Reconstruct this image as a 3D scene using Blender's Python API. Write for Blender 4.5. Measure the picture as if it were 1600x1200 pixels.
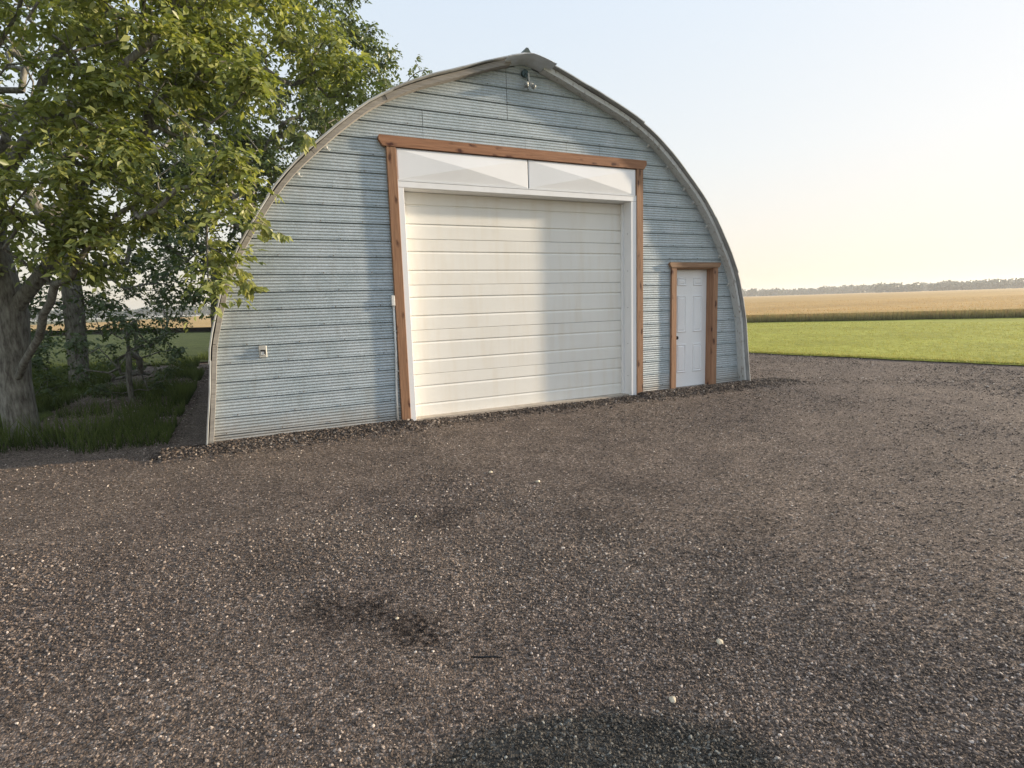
import bpy, math, random
import numpy as np
from mathutils import Matrix, Vector, Quaternion

for _o in list(bpy.data.objects):
    bpy.data.objects.remove(_o, do_unlink=True)
random.seed(4)
S = bpy.context.scene
C = S.collection
R = math.radians
PI = math.pi

# ------------------------------------------------------------------ camera
PITCH, ROLL, YAW = R(7.876), R(-1.806), R(25.567)
def cam_dir(x, y, z):
    c, s = math.cos(ROLL), math.sin(ROLL); x, y = c*x - s*y, s*x + c*y
    c, s = math.cos(PITCH), math.sin(PITCH); up = c*y - s*z; fw = s*y + c*z
    c, s = math.cos(YAW), math.sin(YAW)
    return Vector((c*x + s*fw, -s*x + c*fw, up))
cam_data = bpy.data.cameras.new('camera')
cam = bpy.data.objects.new('camera', cam_data)
C.objects.link(cam)
cx_, cy_, cz_ = cam_dir(1, 0, 0), cam_dir(0, 1, 0), -cam_dir(0, 0, 1)
m3 = Matrix((cx_, cy_, cz_)).transposed()
cam.matrix_world = Matrix.Translation((0, -7.7676, 1.6)) @ m3.to_4x4()
cam_data.sensor_width = 36
cam_data.lens = 36*890/1600
cam_data.clip_start = 0.05
cam_data.clip_end = 5000
S.camera = cam

# ------------------------------------------------------------------ sky, sun, exposure
SUN = Vector((6.25, -1.0, 1.25)).normalized()
el = math.asin(SUN.z)
az = math.atan2(SUN.x, SUN.y)            # clockwise from +Y
world = bpy.data.worlds.new('World')
S.world = world
world.use_nodes = True
wn = world.node_tree
bg = wn.nodes['Background']
sky = wn.nodes.new('ShaderNodeTexSky')
sky.sky_type = 'NISHITA'
sky.sun_disc = False
sky.sun_elevation = el
sky.sun_rotation = az
sky.air_density = 1.0
sky.dust_density = 2.5
sky.ozone_density = 2.0
bg.inputs[1].default_value = 0.15
# thin smoke high in the air: rolls off the glow round the sun and whitens the blue,
# warm towards the horizon and pale blue overhead, the same all the way round
def wnode(t, **k):
    n = wn.nodes.new(t)
    for a, v in k.items(): setattr(n, a, v)
    return n
k1 = wnode('ShaderNodeVectorMath', operation='MULTIPLY_ADD'); k1.inputs[1].default_value = (.47, .50, .52); k1.inputs[2].default_value = (1,)*3
k2 = wnode('ShaderNodeVectorMath', operation='DIVIDE')
wn.links.new(sky.outputs[0], k1.inputs[0]); wn.links.new(sky.outputs[0], k2.inputs[0]); wn.links.new(k1.outputs[0], k2.inputs[1])
tcw = wnode('ShaderNodeTexCoord'); sxyz = wnode('ShaderNodeSeparateXYZ'); wn.links.new(tcw.outputs['Generated'], sxyz.inputs[0])
hz_ramp = wnode('ShaderNodeValToRGB'); wn.links.new(sxyz.outputs['Z'], hz_ramp.inputs[0])
e_ = hz_ramp.color_ramp.elements
e_[0].position = 0.0; e_[0].color = (.80, .70, .56, 1)
e_[1].position = .55; e_[1].color = (.67, .76, .88, 1)
q_ = e_.new(.22); q_.color = (.74, .755, .76, 1)
sc_ = wnode('ShaderNodeVectorMath', operation='SCALE'); sc_.inputs['Scale'].default_value = 2.85
wn.links.new(hz_ramp.outputs[0], sc_.inputs[0])
mx_ = wnode('ShaderNodeMix', data_type='RGBA'); mx_.inputs[0].default_value = .58
wn.links.new(k2.outputs[0], mx_.inputs[6]); wn.links.new(sc_.outputs[0], mx_.inputs[7])
wn.links.new(mx_.outputs[2], bg.inputs[0])

sd = bpy.data.lights.new('sun', 'SUN')
sd.energy = 2.4
sd.angle = R(1.8)
sd.color = (1.0, 0.82, 0.60)
so = bpy.data.objects.new('sun', sd)
C.objects.link(so)
so.rotation_euler = (-SUN).to_track_quat('-Z', 'Y').to_euler()
so.location = (30, -10, 12)

S.view_settings.view_transform = 'Standard'
S.view_settings.look = 'None'
S.view_settings.gamma = 1
S.view_settings.use_curve_mapping = False
S.view_settings.exposure = 1.80
S.render.engine = 'CYCLES'
S.cycles.max_bounces = 6
S.cycles.transparent_max_bounces = 8
S.cycles.volume_bounces = 1

# ------------------------------------------------------------------ materials
def mat(name):
    m = bpy.data.materials.new(name); m.use_nodes = True
    nt = m.node_tree
    return m, nt, nt.nodes['Principled BSDF']
def nd(nt, t, **kw):
    n = nt.nodes.new(t)
    for k, v in kw.items():
        if k in n.inputs: n.inputs[k].default_value = v
        else: setattr(n, k, v)
    return n
def ramp(nt, stops, src=None):
    n = nt.nodes.new('ShaderNodeValToRGB')
    e = n.color_ramp.elements
    while len(e) > 1: e.remove(e[-1])
    e[0].position = stops[0][0]; e[0].color = tuple(stops[0][1]) + (1,)
    for p, c in stops[1:]:
        q = e.new(p); q.color = tuple(c) + (1,)
    if src is not None: nt.links.new(src, n.inputs[0])
    return n
def g(v): return (v, v, v)
def coords(nt, scale=(1, 1, 1), kind='Object', rnd=True):
    tc = nt.nodes.new('ShaderNodeTexCoord')
    mp = nt.nodes.new('ShaderNodeMapping')
    mp.inputs['Scale'].default_value = scale
    nt.links.new(tc.outputs[kind], mp.inputs[0])
    if rnd:
        oi = nt.nodes.new('ShaderNodeObjectInfo')
        mu = nd(nt, 'ShaderNodeMath', operation='MULTIPLY'); mu.inputs[1].default_value = 37.0
        nt.links.new(oi.outputs['Random'], mu.inputs[0])
        nt.links.new(mu.outputs[0], mp.inputs['Location'])
    return mp.outputs[0]
def noise(nt, vec, scale, detail=4, rough=.55, dist=0):
    n = nd(nt, 'ShaderNodeTexNoise', Scale=scale, Detail=detail, Roughness=rough, Distortion=dist)
    if vec is not None: nt.links.new(vec, n.inputs['Vector'])
    return n
def mix(nt, a, b, fac=.5, blend='MIX'):
    n = nt.nodes.new('ShaderNodeMix'); n.data_type = 'RGBA'; n.blend_type = blend
    for sock, v in ((n.inputs[0], fac), (n.inputs[6], a), (n.inputs[7], b)):
        if isinstance(v, bpy.types.NodeSocket): nt.links.new(v, sock)
        elif isinstance(v, (tuple, list)): sock.default_value = tuple(v) + (1,)
        else: sock.default_value = v
    return n.outputs[2]
def bump(nt, h, bsdf, strength=.3, dist=.01, prev=None):
    b = nd(nt, 'ShaderNodeBump', Strength=strength, Distance=dist)
    nt.links.new(h, b.inputs['Height'])
    if prev: nt.links.new(prev, b.inputs['Normal'])
    nt.links.new(b.outputs[0], bsdf.inputs['Normal'])
    return b.outputs[0]

def m_galvanized():
    m, nt, b = mat('galvanized_steel')
    v = coords(nt, (1, 1, 1))
    v2 = coords(nt, (60, 60, 110))
    sp = nd(nt, 'ShaderNodeTexVoronoi', Scale=1.0); nt.links.new(v2, sp.inputs['Vector'])
    n1 = noise(nt, v, 3.0, 5, .6)
    n2 = noise(nt, coords(nt, (90, 30, 60)), 1.0, 3, .6)
    big = ramp(nt, [(.3, (.385, .455, .49)), (.7, (.50, .562, .60))], n1.outputs[0])
    spn = ramp(nt, [(0, g(.80)), (1, g(1.12))], sp.outputs['Color'])
    c = mix(nt, big.outputs[0], spn.outputs[0], 1, 'MULTIPLY')
    fn = ramp(nt, [(.3, g(.78)), (.7, g(1.12))], n2.outputs[0])
    c = mix(nt, c, fn.outputs[0], .6, 'MULTIPLY')
    # faint grime running down the sheets
    st = noise(nt, coords(nt, (9, 9, .9)), 1.0, 4, .6)
    sr = ramp(nt, [(.55, g(0)), (.8, g(.35))], st.outputs[0])
    c = mix(nt, c, (.26, .25, .22), sr.outputs[0])
    # rust specks
    rs = noise(nt, v, 26, 3, .7)
    rr = ramp(nt, [(.70, g(0)), (.76, g(.55))], rs.outputs[0])
    c = mix(nt, c, (.20, .13, .09), rr.outputs[0])
    # dried mud splashed up from the yard
    ge = nt.nodes.new('ShaderNodeNewGeometry'); sz = nt.nodes.new('ShaderNodeSeparateXYZ'); nt.links.new(ge.outputs['Position'], sz.inputs[0])
    mn = noise(nt, ge.outputs['Position'], 7, 5, .7)
    ma = nd(nt, 'ShaderNodeMath', operation='MULTIPLY_ADD'); nt.links.new(mn.outputs[0], ma.inputs[0]); ma.inputs[1].default_value = -.5; nt.links.new(sz.outputs['Z'], ma.inputs[2])
    mm = nd(nt, 'ShaderNodeMapRange'); mm.inputs['From Min'].default_value = -.22; mm.inputs['From Max'].default_value = .12; mm.inputs['To Min'].default_value = .65; mm.inputs['To Max'].default_value = 0
    nt.links.new(ma.outputs[0], mm.inputs['Value'])
    c = mix(nt, c, (.34, .29, .235), mm.outputs[0])
    nt.links.new(c, b.inputs['Base Color'])
    b.inputs['Metallic'].default_value = .28
    ro = ramp(nt, [(.3, g(.38)), (.7, g(.56))], n2.outputs[0])
    nt.links.new(ro.outputs[0], b.inputs['Roughness'])
    bump(nt, n2.outputs[0], b, .35, .004)
    return m
def m_wood(name, axis, c0, c1, ck, knots=True, rough=.62):
    m, nt, b = mat(name)
    sc = [14, 14, 14]; sc[axis] = .9
    v = coords(nt, tuple(sc))
    n1 = noise(nt, v, 1.6, 6, .62, 1.2)
    n2 = noise(nt, coords(nt, tuple([70 if i != axis else 3 for i in range(3)])), 1.0, 4, .6)
    base = ramp(nt, [(.3, c0), (.72, c1)], n1.outputs[0])
    fine = ramp(nt, [(.3, g(.70)), (.65, g(1.1))], n2.outputs[0])
    c = mix(nt, base.outputs[0], fine.outputs[0], .8, 'MULTIPLY')
    if knots:
        s2 = [9, 9, 9]; s2[axis] = 3.4
        vo = nd(nt, 'ShaderNodeTexVoronoi', Scale=1.0, Randomness=1.0)
        dv = noise(nt, coords(nt), 9, 2)
        vm = nd(nt, 'ShaderNodeVectorMath', operation='MULTIPLY_ADD')
        nt.links.new(dv.outputs['Color'], vm.inputs[0]); vm.inputs[1].default_value = (.5, .5, .5)
        nt.links.new(coords(nt, tuple(s2)), vm.inputs[2])
        nt.links.new(vm.outputs[0], vo.inputs['Vector'])
        kr = ramp(nt, [(.11, g(1)), (.19, g(.45)), (.28, g(0))], vo.outputs['Distance'])
        c = mix(nt, c, ck, kr.outputs[0])
    oi = nt.nodes.new('ShaderNodeObjectInfo')
    tr = ramp(nt, [(0, g(.85)), (1, g(1.12))], oi.outputs['Random'])
    c = mix(nt, c, tr.outputs[0], 1, 'MULTIPLY')
    nt.links.new(c, b.inputs['Base Color'])
    b.inputs['Roughness'].default_value = rough
    b.inputs['Specular IOR Level'].default_value = .25
    bump(nt, n2.outputs[0], b, .35, .003)
    return m
def m_paint(name, col, dirt=(.40, .36, .28), amt=.35, rough=.42, streak=True, sc=(7, 7, .6)):
    m, nt, b = mat(name)
    n1 = noise(nt, coords(nt, sc if streak else (2, 2, 2)), 1.0, 5, .62)
    n2 = noise(nt, coords(nt), 1.2, 4, .6)
    f1 = ramp(nt, [(.48, g(0)), (.82, g(amt))], n1.outputs[0])
    f2 = ramp(nt, [(.35, g(.96)), (.7, g(1.02))], n2.outputs[0])
    c = mix(nt, col, dirt, f1.outputs[0])
    c = mix(nt, c, f2.outputs[0], 1, 'MULTIPLY')
    nt.links.new(c, b.inputs['Base Color'])
    b.inputs['Roughness'].default_value = rough
    n3 = noise(nt, coords(nt), 160, 2)
    bump(nt, n3.outputs[0], b, .12, .002)
    return m
def m_flaked(name, axis=2):
    # old paint flaking off grey weathered boards
    m, nt, b = mat(name)
    n1 = noise(nt, coords(nt, (26, 26, 9)), 1.0, 6, .7)
    n2 = noise(nt, coords(nt, (60, 6, 10)), 1.0, 4, .6)
    wood = ramp(nt, [(.3, (.16, .135, .11)), (.7, (.33, .29, .24))], n2.outputs[0])
    fl = ramp(nt, [(.36, g(0)), (.44, g(1))], n1.outputs[0])
    c = mix(nt, wood.outputs[0], (.58, .60, .59), fl.outputs[0])
    nt.links.new(c, b.inputs['Base Color'])
    b.inputs['Roughness'].default_value = .75
    bump(nt, fl.outputs[0], b, .5, .003)
    return m
def m_plain(name, col, rough=.5, metal=0, var=.15, sc=20, bmp=.1):
    m, nt, b = mat(name)
    n = noise(nt, coords(nt), sc, 4, .6)
    r = ramp(nt, [(.3, g(1-var)), (.7, g(1+var))], n.outputs[0])
    nt.links.new(mix(nt, col, r.outputs[0], 1, 'MULTIPLY'), b.inputs['Base Color'])
    b.inputs['Roughness'].default_value = rough
    b.inputs['Metallic'].default_value = metal
    bump(nt, n.outputs[0], b, bmp, .004)
    return m

# stains and tone changes of the gravel, laid out on the ground in metres
STAINS = [  # x, y, radius, strength  (dark, freshly turned or oily patches)
    (.42, -4.83, .26, .95), (.30, -4.72, .22, .75), (.66, -5.13, .21, 1.0), (.80, -5.05, .14, .6),
    (1.25, -3.75, .30, .55), (3.2, -4.9, .35, .45), (2.3, -4.4, .5, .35), (3.0, -3.9, .45, .35), (.1, -4.0, .35, .4),
]
def nd_half(nt, acc, wob):
    fine = nt.nodes.new('ShaderNodeTexNoise'); fine.inputs['Scale'].default_value = 28; fine.inputs['Detail'].default_value = 3
    ge = nt.nodes.new('ShaderNodeNewGeometry'); nt.links.new(ge.outputs['Position'], fine.inputs['Vector'])
    r = ramp(nt, [(.38, g(.15)), (.60, g(1))], fine.outputs[0])
    m_ = nd(nt, 'ShaderNodeMath', operation='MULTIPLY'); nt.links.new(acc, m_.inputs[0]); nt.links.new(r.outputs[0], m_.inputs[1])
    return m_.outputs[0]
def stone_tone(nt, base):
    """multiplies a colour by the broad tone of the yard at its world position"""
    ge = nt.nodes.new('ShaderNodeNewGeometry')
    pos = ge.outputs['Position']
    wob = noise(nt, pos, 4.5, 4, .65)
    acc = None
    for (x, y, r, s) in STAINS:
        d = nd(nt, 'ShaderNodeVectorMath', operation='DISTANCE')
        nt.links.new(pos, d.inputs[0]); d.inputs[1].default_value = (x, y, 0)
        ad = nd(nt, 'ShaderNodeMath', operation='MULTIPLY_ADD')
        nt.links.new(wob.outputs[0], ad.inputs[0]); ad.inputs[1].default_value = r*2.6; nt.links.new(d.outputs['Value'], ad.inputs[2])
        mr = nd(nt, 'ShaderNodeMapRange')
        mr.inputs['From Min'].default_value = r*1.75; mr.inputs['From Max'].default_value = r*2.35
        mr.inputs['To Min'].default_value = s; mr.inputs['To Max'].default_value = 0
        nt.links.new(ad.outputs[0], mr.inputs['Value'])
        if acc is None: acc = mr.outputs[0]
        else:
            mx = nd(nt, 'ShaderNodeMath', operation='MAXIMUM')
            nt.links.new(acc, mx.inputs[0]); nt.links.new(mr.outputs[0], mx.inputs[1]); acc = mx.outputs[0]
    c = mix(nt, base, (.19, .17, .165), nd_half(nt, acc, wob), 'MULTIPLY')
    # patch near the viewer where the gravel colour turns darker and greyer
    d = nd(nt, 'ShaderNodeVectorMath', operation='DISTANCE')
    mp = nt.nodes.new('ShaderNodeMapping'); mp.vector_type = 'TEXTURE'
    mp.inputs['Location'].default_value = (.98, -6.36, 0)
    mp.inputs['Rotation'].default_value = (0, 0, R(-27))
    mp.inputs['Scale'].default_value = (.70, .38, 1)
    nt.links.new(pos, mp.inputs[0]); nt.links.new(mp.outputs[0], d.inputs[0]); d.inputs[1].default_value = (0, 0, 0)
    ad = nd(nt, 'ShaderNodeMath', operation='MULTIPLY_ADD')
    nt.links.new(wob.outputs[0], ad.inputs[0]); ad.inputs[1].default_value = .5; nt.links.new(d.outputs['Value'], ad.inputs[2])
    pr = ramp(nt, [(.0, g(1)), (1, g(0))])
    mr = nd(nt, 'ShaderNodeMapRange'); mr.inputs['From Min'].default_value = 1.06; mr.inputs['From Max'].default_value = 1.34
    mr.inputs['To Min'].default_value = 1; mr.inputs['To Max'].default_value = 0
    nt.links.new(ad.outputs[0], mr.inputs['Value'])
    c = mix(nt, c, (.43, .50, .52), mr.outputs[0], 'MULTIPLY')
    # broad tracks: paler and darker bands
    bn = noise(nt, pos, .55, 4, .6)
    br = ramp(nt, [(.3, (.80, .79, .81)), (.68, (1.12, 1.10, 1.07))], bn.outputs[0])
    c = mix(nt, c, br.outputs[0], 1, 'MULTIPLY')
    bn2 = noise(nt, pos, 2.6, 3, .6)
    br2 = ramp(nt, [(.3, g(.80)), (.7, g(1.12))], bn2.outputs[0])
    c = mix(nt, c, br2.outputs[0], 1, 'MULTIPLY')
    return c
def m_gravel_ground():
    m, nt, b = mat('gravel_ground')
    ge = nt.nodes.new('ShaderNodeNewGeometry')
    v1 = nd(nt, 'ShaderNodeTexVoronoi', Scale=95.0); nt.links.new(ge.outputs['Position'], v1.inputs['Vector'])
    v2 = nd(nt, 'ShaderNodeTexVoronoi', Scale=42.0); nt.links.new(ge.outputs['Position'], v2.inputs['Vector'])
    sx = nt.nodes.new('ShaderNodeSeparateColor'); nt.links.new(v1.outputs['Color'], sx.inputs[0])
    r1 = ramp(nt, [(0, (.072, .059, .049)), (.45, (.150, .122, .100)), (.8, (.215, .178, .148)), (.95, (.32, .275, .232)), (1, (.52, .47, .41))], sx.outputs[0])
    sy = nt.nodes.new('ShaderNodeSeparateColor'); nt.links.new(v2.outputs['Color'], sy.inputs[0])
    r2 = ramp(nt, [(0, g(.7)), (.85, g(1.1)), (1, g(1.7))], sy.outputs[0])
    c = mix(nt, r1.outputs[0], r2.outputs[0], .8, 'MULTIPLY')
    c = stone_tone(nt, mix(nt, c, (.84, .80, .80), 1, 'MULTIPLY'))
    nt.links.new(c, b.inputs['Base Color'])
    b.inputs['Roughness'].default_value = .9
    b.inputs['Specular IOR Level'].default_value = .2
    p = bump(nt, v1.outputs['Distance'], b, .8, -.008)
    n = noise(nt, ge.outputs['Position'], 22, 4, .6)
    bump(nt, n.outputs[0], b, .8, .02, p)
    return m
def m_stone(dk=1.0):
    m, nt, b = mat('gravel_stone')
    oi = nt.nodes.new('ShaderNodeObjectInfo')
    r1 = ramp(nt, [(0, (.058, .048, .040)), (.28, (.128, .105, .085)), (.62, (.215, .178, .146)), (.85, (.32, .272, .226)), (.95, (.48, .43, .37)), (1, (.78, .73, .65))], oi.outputs['Random'])
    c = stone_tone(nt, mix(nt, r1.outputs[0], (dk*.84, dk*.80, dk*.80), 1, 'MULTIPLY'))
    n = noise(nt, coords(nt, rnd=False), 60, 3)
    nt.links.new(mix(nt, c, ramp(nt, [(.3, g(.8)), (.7, g(1.15))], n.outputs[0]).outputs[0], 1, 'MULTIPLY'), b.inputs['Base Color'])
    b.inputs['Roughness'].default_value = .8
    b.inputs['Specular IOR Level'].default_value = .3
    return m
def m_leaf(name, dark, light, yellow, trans=.35):
    m, nt, b = mat(name)
    at = nt.nodes.new('ShaderNodeAttribute'); at.attribute_name = 'tint'
    r = ramp(nt, [(0, dark), (.55, light), (.9, yellow), (1, (yellow[0]*1.12, yellow[1]*1.04, yellow[2]))], at.outputs['Fac'])
    nt.links.new(r.outputs[0], b.inputs['Base Color'])
    b.inputs['Roughness'].default_value = .42
    b.inputs['Specular IOR Level'].default_value = .45
    tl = nt.nodes.new('ShaderNodeBsdfTranslucent')
    nt.links.new(mix(nt, r.outputs[0], (1.6, 1.6, .75), 1, 'MULTIPLY'), tl.inputs[0])
    ms = nt.nodes.new('ShaderNodeMixShader'); ms.inputs[0].default_value = trans
    nt.links.new(b.outputs[0], ms.inputs[1]); nt.links.new(tl.outputs[0], ms.inputs[2])
    nt.links.new(ms.outputs[0], nt.nodes['Material Output'].inputs['Surface'])
    return m
def m_bark():
    m, nt, b = mat('bark')
    n = noise(nt, coords(nt, (12, 12, 3), rnd=False), 2, 6, .65)
    r = ramp(nt, [(.35, (.07, .06, .05)), (.55, (.20, .19, .16)), (.75, (.33, .32, .28))], n.outputs[0])
    nt.links.new(r.outputs[0], b.inputs['Base Color']); b.inputs['Roughness'].default_value = .85
    bump(nt, n.outputs[0], b, .6, .02)
    return m
def m_grassland(name, stops, sc=8, sc2=.15, stretch=(1, 1, 1), bmp=.6, bd=.05, rot=0):
    m, nt, b = mat(name)
    ge = nt.nodes.new('ShaderNodeNewGeometry')
    mp = nt.nodes.new('ShaderNodeMapping'); mp.inputs['Scale'].default_value = stretch; mp.inputs['Rotation'].default_value = (0, 0, rot)
    nt.links.new(ge.outputs['Position'], mp.inputs[0])
    n1 = noise(nt, mp.outputs[0], sc, 5, .7)
    n2 = noise(nt, mp.outputs[0], sc2, 4, .6)
    r = ramp(nt, stops, n1.outputs[0])
    r2 = ramp(nt, [(.3, g(.78)), (.7, g(1.15))], n2.outputs[0])
    nt.links.new(mix(nt, r.outputs[0], r2.outputs[0], 1, 'MULTIPLY'), b.inputs['Base Color'])
    b.inputs['Roughness'].default_value = .9
    b.inputs['Specular IOR Level'].default_value = .1
    bump(nt, n1.outputs[0], b, bmp, bd)
    return m
def m_blade(name, lo, hi):
    m, nt, b = mat(name)
    at = nt.nodes.new('ShaderNodeAttribute'); at.attribute_name = 'tint'
    r = ramp(nt, [(0, lo), (1, hi)], at.outputs['Fac'])
    nt.links.new(r.outputs[0], b.inputs['Base Color'])
    b.inputs['Roughness'].default_value = .7
    b.inputs['Specular IOR Level'].default_value = .2
    tl = nt.nodes.new('ShaderNodeBsdfTranslucent'); nt.links.new(r.outputs[0], tl.inputs[0])
    ms = nt.nodes.new('ShaderNodeMixShader'); ms.inputs[0].default_value = .3
    nt.links.new(b.outputs[0], ms.inputs[1]); nt.links.new(tl.outputs[0], ms.inputs[2])
    nt.links.new(ms.outputs[0], nt.nodes['Material Output'].inputs['Surface'])
    return m

M = dict(
    steel=m_galvanized(),
    cedar_x=m_wood('cedar_board_level', 0, (.25, .120, .066), (.39, .205, .118), (.07, .025, .018)),
    cedar_z=m_wood('cedar_board_upright', 2, (.26, .142, .082), (.40, .228, .136), (.08, .032, .02)),
    brown_x=m_wood('brown_board_level', 0, (.27, .16, .095), (.36, .225, .14), (.12, .06, .035), False),
    rib=m_flaked('flaked_board'),
    ribl=m_wood('weathered_board', 0, (.27, .255, .235), (.42, .40, .37), (.10, .07, .05), False, .8),
    white=m_paint('white_sheet', (.83, .84, .86), amt=.12),
    transom=m_paint('transom_sheet', (.87, .88, .90), amt=.05, streak=False, rough=.32),
    jamb=m_paint('jamb_paint', (.82, .83, .84), amt=.22),
    cream=m_paint('cream_door_paint', (.82, .81, .765), dirt=(.62, .50, .31), amt=.26, rough=.45),
    door=m_paint('entry_door_paint', (.85, .88, .91), amt=.05, rough=.35),
    black=m_plain('black_metal', (.02, .02, .022), .35, .6),
    dark=m_plain('dark_void', (.02, .02, .02), .9),
    concrete=m_plain('concrete', (.42, .37, .31), .85, 0, .2, 9, .4),
    roof=m_plain('roof_steel', (.36, .38, .39), .55, .2, .25, 3),
    cap=m_plain('ridge_steel', (.60, .645, .70), .5, .2, .12, 4),
    bulb=m_plain('lamp_glass', (.22, .24, .24), .25), ply=m_plain('plastic_white', (.70, .70, .68), .45),
    plate=m_plain('outlet_grey', (.50, .50, .47), .5, .3),
    bronze=m_plain('lamp_housing', (.06, .10, .11), .4, .5),
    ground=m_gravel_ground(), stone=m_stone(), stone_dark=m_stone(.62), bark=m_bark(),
    pale=m_plain('pale_stone', (.50, .44, .33), .8, 0, .15, 40, .3),
    leaf=m_leaf('poplar_leaf', (.070, .098, .030), (.205, .240, .072), (.39, .40, .16)),
    leafd=m_leaf('dark_leaf', (.034, .062, .030), (.095, .135, .055), (.19, .21, .085), .28),
    lawn=m_grassland('lawn_ground', [(.28, (.17, .19, .035)), (.5, (.31, .32, .06)), (.74, (.48, .45, .12))], 5, .35, stretch=(1, 1, 1), rot=R(45)),
    verge=m_grassland('verge_ground', [(.3, (.035, .05, .015)), (.7, (.10, .12, .035))], 6, .5),
    wheat=m_grassland('wheat_canopy', [(.25, (.30, .19, .08)), (.5, (.47, .32, .14)), (.75, (.62, .43, .21))], 3.0, .06, stretch=(.12, 1, 1), rot=R(45), bmp=.7, bd=.12),
    land=m_grassland('farmland_ground', [(.3, (.07, .08, .03)), (.7, (.17, .16, .07))], .2, .02),
    blade=m_blade('grass_blade', (.17, .18, .03), (.52, .48, .14)),
    vblade=m_blade('verge_blade', (.03, .05, .012), (.15, .19, .05)),
    stalk=m_blade('wheat_stalk', (.10, .095, .04), (.60, .41, .19)),
    weed=m_blade('weed_stalk', (.09, .10, .04), (.42, .36, .16)),
    wood=m_leaf('far_wood_leaf', (.022, .042, .030), (.040, .068, .046), (.06, .085, .05), .1),
)

# ------------------------------------------------------------------ helpers
WORLD = {}
def tag(o, label=None, cat=None, group=None, kind=None):
    if label: o['label'] = label
    if cat: o['category'] = cat
    if group: o['group'] = group
    if kind: o['kind'] = kind
    return o
def thing(name, label, cat, loc, group=None):
    o = bpy.data.objects.new(name, None); C.objects.link(o)
    o.location = loc; o.empty_display_size = .2
    WORLD[o] = Vector(loc)
    return tag(o, label, cat, group)
def link(name, me, loc, parent=None):
    o = bpy.data.objects.new(name, me); C.objects.link(o)
    w = Vector(loc); WORLD[o] = w
    if parent is not None:
        o.parent = parent; o.location = w - WORLD[parent]
    else: o.location = w
    return o
def build(name, V, F, m, parent=None, smooth=False, tint=None, origin=None):
    V = np.asarray(V, dtype=np.float32).reshape(-1, 3)
    if origin is None:
        lo, hi = V.min(0), V.max(0); org = np.array([(lo[0]+hi[0])/2, (lo[1]+hi[1])/2, lo[2]], dtype=np.float32)
    else: org = np.array(origin, dtype=np.float32)
    me = bpy.data.meshes.new(name)
    if isinstance(F, np.ndarray):
        n, k = F.shape
        me.vertices.add(len(V)); me.loops.add(n*k); me.polygons.add(n)
        me.vertices.foreach_set('co', (V-org).ravel())
        me.loops.foreach_set('vertex_index', F.astype(np.int32).ravel())
        me.polygons.foreach_set('loop_start', np.arange(0, n*k, k, dtype=np.int32))
        me.polygons.foreach_set('loop_total', np.full(n, k, dtype=np.int32))
        me.update(calc_edges=True)
    else:
        me.from_pydata([tuple(v) for v in (V-org)], [], F); me.update()
    if tint is not None:
        a = me.attributes.new('tint', 'FLOAT', 'POINT'); a.data.foreach_set('value', np.asarray(tint, dtype=np.float32))
    if smooth: me.polygons.foreach_set('use_smooth', [True]*len(me.polygons))
    me.materials.append(m)
    return link(name, me, org, parent)
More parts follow.
